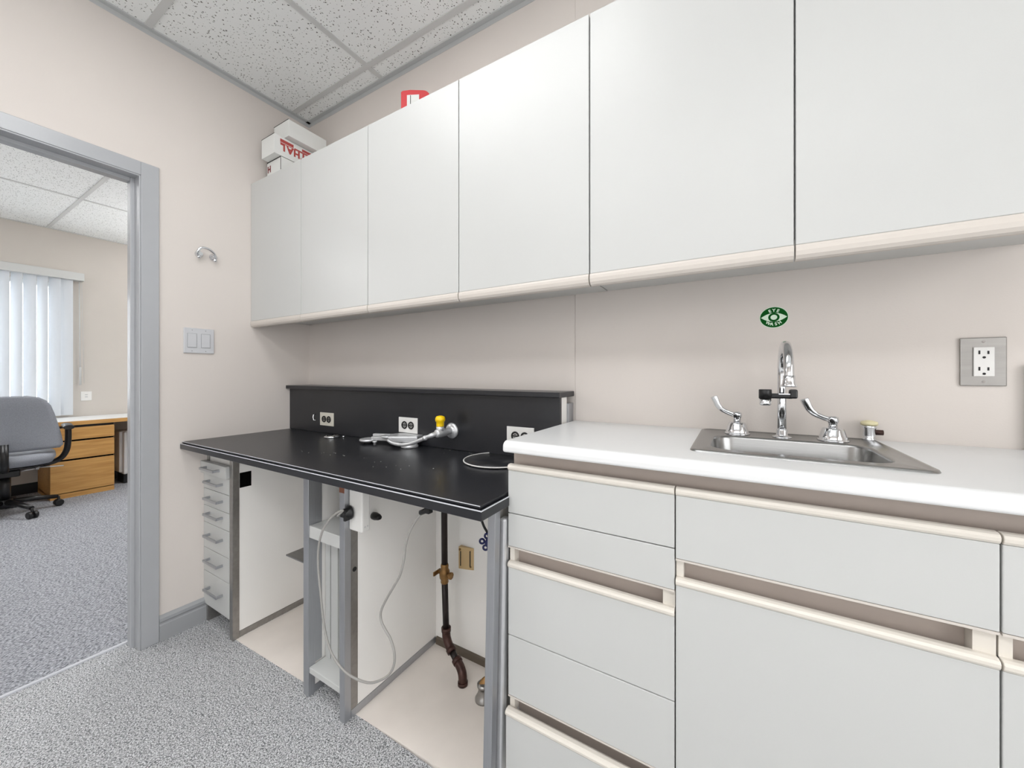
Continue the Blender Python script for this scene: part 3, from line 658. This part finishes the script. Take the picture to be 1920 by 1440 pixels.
b = MB(); b.lathe((.774, -.196, .8676), [(.026, 0), (.026, .011)], n=24); b.build('rubber_foot', 'blackp', bs)
b = MB(); b.lathe((.774, -.196, .8787), [(.037, 0), (.038, .004), (.037, .009), (.030, .0105), (.029, .0085), (.002, .0085)], n=32); b.lathe((.836, -.212, .8675), [(.006, 0), (.006, .010), (.009, .012), (.009, .018)], n=14); b.build('disc', 'cast', bs)
# thin ring
rg = thing('metal_ring', 'flat shiny metal ring lid on the black worktop near the left outlet', 'ring', (.490, -.182, .867))
b = MB(); b.lathe((.490, -.182, .8676), [(.034, 0), (.036, .003), (.034, .008), (.028, .0095), (.026, .005), (.002, .005)], n=32); b.lathe((.535, -.150, .8675), [(.006, 0), (.006, .006), (.003, .007)], n=12); b.build('ring', 'chrome', rg)
# round pad with pale rim
rp = thing('round_pad', 'black round pad with a bright rim on the worktop by the white counter', 'pad', (1.455, -.193, .867))
MB().lathe((1.455, -.193, .8676), [(.112, 0), (.116, .002), (.116, .0055), (.02, .0058)], n=64).build('pad', 'black', rp)
MB().torus((1.455, -.193, .8722), .118, .0024, n=80, m=8).build('rim', 'plate', rp)
# crumbs
b = MB()
for i in range(26):
    cx, cy = random.choice([(.86, -.40), (1.25, -.15), (.75, -.42), (1.12, -.45), (1.28, -.42)]); x = cx+random.gauss(0, .05); y = min(-.13, cy+random.gauss(0, .04)); q = random.uniform(.0006, .002)
    b.obox((x, y, .8678), (q*2, 0, 0), (0, q, 0), (0, 0, .0006))
cr = b.build('crumbs', 'plate'); cr['kind'] = 'stuff'; tag(cr, 'tiny pale crumbs scattered on the black worktop', 'crumbs')

# ---- cartons on top of the wall cabinet
def carton(x0, x1, y0, y1, z0, z1, label):
    o = thing('carton', label, 'box', ((x0+x1)/2, (y0+y1)/2, z0), 'cartons stacked on the wall cabinet')
    MB().box(x0, x1, y0, y1, z0, z1).build('box_body', 'carton', o, bevel=.001); return o
c1 = carton(.066, .195, -.267, -.03, 2.1655, 2.2840, 'lowest small white carton of the stack, with a dark red mark')
b = MB(); b.box(.0655, .1955, -.2675, -.2660, 2.2800, 2.2846); b.box(.1935, .1956, -.2676, -.2660, 2.20, 2.2846); b.build('flap_edge', 'slot', c1)
text_mesh('printed_mark', 'H', .045, 'darkred', c1, XM((.087, -.2674, 2.243), (1, 0, 0), (0, 0, 1)), bold=.002)
c2 = carton(.078, .200, -.300, -.090, 2.2850, 2.3820, 'middle white carton with red lettering, jutting forward in the stack')
b = MB(); b.box(.2002, .2006, -.272, -.205, 2.354, 2.370); b.box(.2002, .2006, -.200, -.098, 2.352, 2.357); b.box(.2002, .2006, -.160, -.100, 2.359, 2.372); b.build('red_band', 'redink', c2)
for i, ch in enumerate('LAHTS'):
    text_mesh('printed_letter', ch, .046, 'redink', c2, XM((.2003, -.258+i*.035, 2.332), (0, -1, 0), (0, 0, -1)), bold=.0022)
b = MB(); b.box(.2002, .2006, -.272, -.105, 2.348, 2.3515); b.build('red_line', 'redink', c2)
b = MB(); b.box(.077, .2, -.3008, -.2995, 2.3815, 2.3835); b.build('flap_edge', 'slot', c2)
c3 = carton(.100, .236, -.250, -.045, 2.3842, 2.4680, 'topmost plain white carton of the stack on the wall cabinet')
b = MB(); b.box(.099, .236, -.2508, -.2495, 2.4672, 2.4700); b.build('flap_edge', 'slot', c3)
# red case
rc = thing('red_case', 'red rounded case with white front panel standing on top of the wall cabinet', 'case', (.98, -.12, 2.1655))
R = Vector((.861, .5085, 0)); Nn = Vector((.5085, -.861, 0)); p0 = Vector((.945, -.165, 2.1655))
def face(pts2, d0, d1): return [[p0 + R*u + Vector((0, 0, v)) + Nn*d for u, v in pts2] for d in (d0, d1)]
rr = [(0, 0), (.125, 0), (.125, .195)] + [(.125-.03+.03*math.cos(PI/2*i/6), .203+.029*math.sin(PI/2*i/6)) for i in range(7)] + [(.04, .2335), (.006, .229), (0, .223)]
MB().loft(face(rr, -.035, 0), smooth=False).build('shell', 'red', rc, bevel=.001)
MB().loft(face([(.026, .02), (.078, .02), (.078, .213), (.026, .210)], .0002, .001), smooth=False).build('front_panel', 'carton', rc)
MB().loft(face([(.040, .155), (.0425, .155), (.0425, .209), (.040, .209)], .0011, .0016), smooth=False).build('line_mark', 'slot', rc)

# ---- left wall: bar hook and switch plate
hk = thing('wall_hook', 'small curved chrome double-ended hook on the left wall', 'hook', (0, -.515, 1.745))
for y in (-.537, -.480):
    MB().lathe((.0004, y, 1.742), [(.0165, 0), (.0165, .003), (.013, .006), (.009, .012), (.009, .020)], axis=(1, 0, 0), n=20).build('rosette', 'chrome', hk)
P = smoothcurve([(.018, -.480, 1.724), (.024, -.480, 1.735), (.030, -.487, 1.752), (.036, -.504, 1.764), (.040, -.524, 1.768), (.040, -.543, 1.764), (.036, -.552, 1.750), (.028, -.552, 1.735), (.022, -.545, 1.726)], 5)
MB().tube(P, .0058, 14).build('bar', 'chrome', hk)
b = MB(); b.lathe((.020, -.480, 1.724), [(.001, -.008), (.007, -.006), (.009, 0), (.007, .006), (.001, .008)], n=16); b.lathe((.022, -.545, 1.726), [(.001, -.008), (.007, -.006), (.009, 0), (.007, .006), (.001, .008)], n=16); b.build('ball_end', 'chrome', hk)
sw_ = thing('light_switch', 'white double rocker switch plate on the left wall by the door', 'light switch', (0, -.5375, 1.332))
bx('cover_plate', 'plategrey', sw_, .0004, .0075, -.596, -.479, 1.274, 1.391, bevel=.002)
for y in (-.565, -.5125):
    b = MB(); b.box(.0070, .0078, y-.0185, y+.0185, 1.299, 1.366); s1 = b.build('rocker_gap', 'base', sw_)
    bx('rocker', 'plategrey', sw_, .0076, .0105, y-.0165, y+.0165, 1.301, 1.364, bevel=.001)
for y in (-.565, -.5125):
    for z in (1.284, 1.381): MB().lathe((.0073, y, z), [(.0025, 0), (.002, .001)], axis=(1, 0, 0), n=10).build('screw', 'base', sw_)

# ================================================================== FAR OFFICE
wn = struct(bpy.data.objects.new('window_1', None)); COL.objects.link(wn); wn.location = (FX-.08, (WY0+WY1)/2, WZ0); wn['_o'] = list(wn.location); EMP.append(wn)
b = MB(); q = .04
b.box(FX-.12, FX-.06, WY0, WY0+q, WZ0, WZ1); b.box(FX-.12, FX-.06, WY1-q, WY1, WZ0, WZ1); b.box(FX-.12, FX-.06, WY0+q, WY1-q, WZ0, WZ0+q); b.box(FX-.12, FX-.06, WY0+q, WY1-q, WZ1-q, WZ1); b.box(FX-.12, FX-.06, -1.145, -1.105, WZ0+q, WZ1-q)
b.build('window_frame', 'white', wn)
MB().box(FX-.092, FX-.088, WY0+q, WY1-q, WZ0+q, WZ1-q).build('pane', 'glass', wn)
bl = thing('vertical_blind', 'white vertical blind covering the far office window', 'window blind', (FX+.05, -1.05, 2.15))
b = MB(); b.box(FX+.002, FX+.095, -2.06, -.185, 2.158, 2.238); b.build('headrail', 'white', bl, bevel=.003)
y = -.262; i = 0; angs = [62, 34, 46, 30, 44, 36, 48, 32]
while y > -2.0:
    a = math.radians(angs[i % 8] if i else 18); wv = .089; n = 6
    lp0 = []; 
    for k in range(n+1):
        u = -wv/2 + wv*k/n; c_ = .006*(1-(2*k/n-1)**2)
        lp0.append((FX+.050 + u*math.sin(a) + c_*math.cos(a), y-.04 + u*math.cos(a) - c_*math.sin(a)))
    prof = lp0 + [(x+.0006, yy) for x, yy in lp0[::-1]]
    MB().prism_z(prof, .752, 2.1575, smooth=False).build('vane', 'blind', bl); y -= .079; i += 1
pc = thing('blind_cord', 'white pull cord and wand hanging beside the vertical blind', 'cord', (FX+.05, -.20, 1.1))
MB().tube([(FX+.04, -.212, 2.157), (FX+.04, -.205, 1.10)], .0045, 8).build('wand', 'white', pc)
MB().tube([(FX+.04, -.196, 2.157), (FX+.035, -.176, 1.08)], .002, 6).build('cord', 'white', pc)
MB().cyl((FX+.04, -.205, 1.25), (FX+.04, -.2045, 1.06), .008, 10).build('wand_grip', 'white', pc)
fo = thing('far_outlet', 'small square white outlet above the desk in the far office', 'outlet', (FX, -.155, .94))
bx('cover_plate', 'plate', fo, FX+.0005, FX+.007, -.195, -.115, .893, .990, bevel=.002)
b = MB()
for z in (.93, .952): b.box(FX+.0069, FX+.0078, -.165, -.145, z, z+.006)
b.build('socket_slots', 'base', fo)
# desk
dk = thing('desk', 'oak desk with white top and three-drawer pedestal along the far office wall', 'desk', (-3.55, -.4, 0))
bx('desktop', 'counter', dk, -3.826, -3.275, -1.9, 1.25, .7245, .7275)
bx('top_edge', 'oak', dk, -3.826, -3.270, -1.9, 1.25, .686, .724, bevel=.002)
b = MB(); b.box(-3.79, -3.295, -.488, -.068, .03, .662); b.box(-3.79, -3.275, -.488, -.068, .0, .045); b.build('pedestal', 'oak', dk, bevel=.001)
b = MB(); b.box(-3.79, -3.30, -.488, -.068, .6625, .6855); b.build('pedestal_top_gap', 'blackp', dk)
b = MB(); b.box(-3.30, -3.285, -1.88, -.49, .60, .685); b.build('modesty_rail', 'oak', dk)
for z0_, z1_ in ((.548, .662), (.366, .532), (.052, .350)):
    MB().box(-3.294, -3.272, -.488, -.068, z0_, z1_).build('drawer', 'oak', dk, bevel=.002)
b = MB(); b.box(-3.8, -3.30, 1.20, 1.24, 0, .685); b.box(-3.8, -3.30, -1.89, -1.85, 0, .685); b.build('end_panel', 'oak', dk)
b = MB(); b.box(-3.2951, -3.2945, -.487, -.069, .045, .66); b.build('drawer_gap', 'blackhole', dk)
# heater under desk
ht = thing('oil_heater', 'white ribbed heater under the desk in the far office, half hidden by the door frame', 'heater', (-3.6, .25, .05))
b = MB()
for k in range(14):
    x = -3.50 - 0; yy = .045 + k*.038
    b.box(-3.66, -3.455, yy, yy+.030, .10, .555)
b.build('fins', 'heater', ht, bevel=.010)
bx('core', 'heater', ht, -3.70, -3.50, .02, .60, .12, .56, bevel=.01)
b = MB(); b.box(-3.68, -3.48, .05, .09, .001, .10); b.box(-3.68, -3.48, .50, .54, .001, .10); b.build('foot', 'blackp', ht)

# ---- unseen uplighters added on either side of the office to brighten its ceiling
for i_, (ux, uy, lab_) in enumerate(((-2.5, 1.0, 'white uplighter added unseen for fill in the far office beyond the desk end'), (-2.2, -2.5, 'white uplighter added unseen for fill in the far office by the left wall'))):
    ul = thing('fill_uplight', lab_, 'lamp', (ux, uy, 0))
    MB().lathe((ux, uy, .001), [(.15, 0), (.15, .015), (.02, .03)], n=28).build('base', 'white', ul)
    MB().cyl((ux, uy, .031), (ux, uy, 1.72), .012, 12).build('pole', 'white', ul)
    MB().lathe((ux, uy, 1.7205), [(.03, 0), (.12, .04), (.19, .10), (.185, .10), (.115, .045), (.01, .012)], n=32, cap=False).build('fill_shade', 'white', ul)
    MB().lathe((ux, uy, 1.80), [(.15, 0), (.15, .004)], n=28).build('fill_disc', 'uplens', ul)
# ---- office chair (seen from behind)
CX, CY = -3.02, -.765
ch = thing('office_chair', 'grey fabric office chair with black arms pulled up to the oak desk', 'chair', (CX, CY, 0))
def cp(f, s_, z):      # forward (towards desk, -x), side (+y), up
    a = .12; return (CX - f*math.cos(a) + s_*math.sin(a), CY + f*math.sin(a) + s_*math.cos(a), z)
def backloop(z, hw, f, th, bulge):
    out = []
    n = 14
    for k in range(n+1):
        u = -1+2*k/n; out.append(cp(f + bulge*u*u, hw*u*1.0, z))
    for k in range(n, -1, -1):
        u = -1+2*k/n; out.append(cp(f + bulge*u*u + th*(1-.6*abs(u)**4), hw*u, z))
    return out
Z = [(.545, .285, -.205, .05, .05), (.57, .305, -.215, .06, .07), (.65, .295, -.225, .065, .09), (.75, .275, -.240, .065, .09), (.84, .255, -.255, .06, .08), (.91, .235, -.268, .055, .07), (.955, .21, -.275, .05, .055), (.985, .17, -.278, .04, .04), (1.0, .11, -.279, .02, .02)]
MB().loft([backloop(*q_) for q_ in Z]).build('backrest', 'fabric', ch)
def seatloop(z, sx_, sf0, sf1):
    out = []
    for k in range(24):
        a = 2*PI*k/24; c_, s1_ = math.cos(a), math.sin(a); e_ = .55
        out.append(cp((sf0+sf1)/2 + (sf1-sf0)/2*math.copysign(abs(c_)**e_, c_), sx_*math.copysign(abs(s1_)**e_, s1_), z))
    return out
MB().loft([seatloop(.415, .20, -.18, .22), seatloop(.425, .25, -.23, .26), seatloop(.47, .27, -.25, .28), seatloop(.50, .265, -.245, .275), seatloop(.515, .22, -.20, .23)]).build('seat', 'fabric', ch)
b = MB(); b.loft([seatloop(.395, .19, -.17, .20), seatloop(.414, .235, -.215, .24)]); b.build('seat_pan', 'blackp', ch)
for sd in (-1, 1):
    P = smoothcurve([cp(-.02, sd*.06, .395), cp(-.04, sd*.20, .40), cp(-.05, sd*.285, .43), cp(-.06, sd*.325, .50), cp(-.07, sd*.335, .60), cp(-.07, sd*.335, .70)], 5)
    MB().tube(P, .019, 10, flat=1.2).build('arm_post', 'blackp', ch)
    b = MB(); b.loft([[cp(-.16+.30*t_, sd*.335+.034*math.cos(2*PI*k/12), .712+.02*math.sin(2*PI*k/12)) for k in range(12)] for t_ in (0, .5, 1)]); b.build('armrest', 'blackp', ch, bevel=.004)
b = MB(); b.obox(cp(-.03, 0, .365), (.24, 0, 0), (0, .13, 0), (0, 0, .055)); b.build('tilt_mechanism', 'blackp', ch, bevel=.01)
b = MB(); b.tube([cp(-.235, 0, .40), cp(-.275, 0, .47), cp(-.262, 0, .62)], .022, 10); b.build('back_bracket', 'blackp', ch)
b = MB(); b.tube([cp(-.06, .05, .365), cp(-.06, .17, .375)], .007, 8); b.lathe(cp(-.06, .165, .375), [(.014, -.008), (.014, .008)], axis=(0, 1, 0), n=12); b.tube([cp(-.06, .17, .38), cp(-.05, .31, .368)], .005, 8); b.build('lever', 'cast', ch)
b = MB(); b.cyl(cp(0, 0, .12), cp(0, 0, .345), .030, 18); b.cyl(cp(0, 0, .07), cp(0, 0, .14), .042, 18); b.build('gas_column', 'blackp', ch)
for k in range(5):
    tgt = math.radians(21) + 2*PI*k/5
    dx, dyy = math.cos(tgt), math.sin(tgt); r1 = .285
    P = [(CX+dx*.03, CY+dyy*.03, .115), (CX+dx*.16, CY+dyy*.16, .105), (CX+dx*r1, CY+dyy*r1, .085)]
    lg = MB().tube(P, [.024, .021, .017], 10).build('base_leg', 'blackp', ch)
    b = MB(); tx, ty = -dyy, dx; cxx, cyy = CX+dx*(r1+.005), CY+dyy*(r1+.005)
    for o_ in (-.017, .017): b.lathe((cxx+tx*o_, cyy+ty*o_, .0295), [(.022, -.012), (.029, -.008), (.029, .008), (.022, .012)], axis=(tx, ty, 0), n=18)
    b.cyl((cxx, cyy, .03), (cxx, cyy, .085), .009, 8); b.build('caster', 'blackp', lg)

# keep stored helper property off the finished objects
for e_ in EMP:
    if '_o' in e_: del e_['_o']
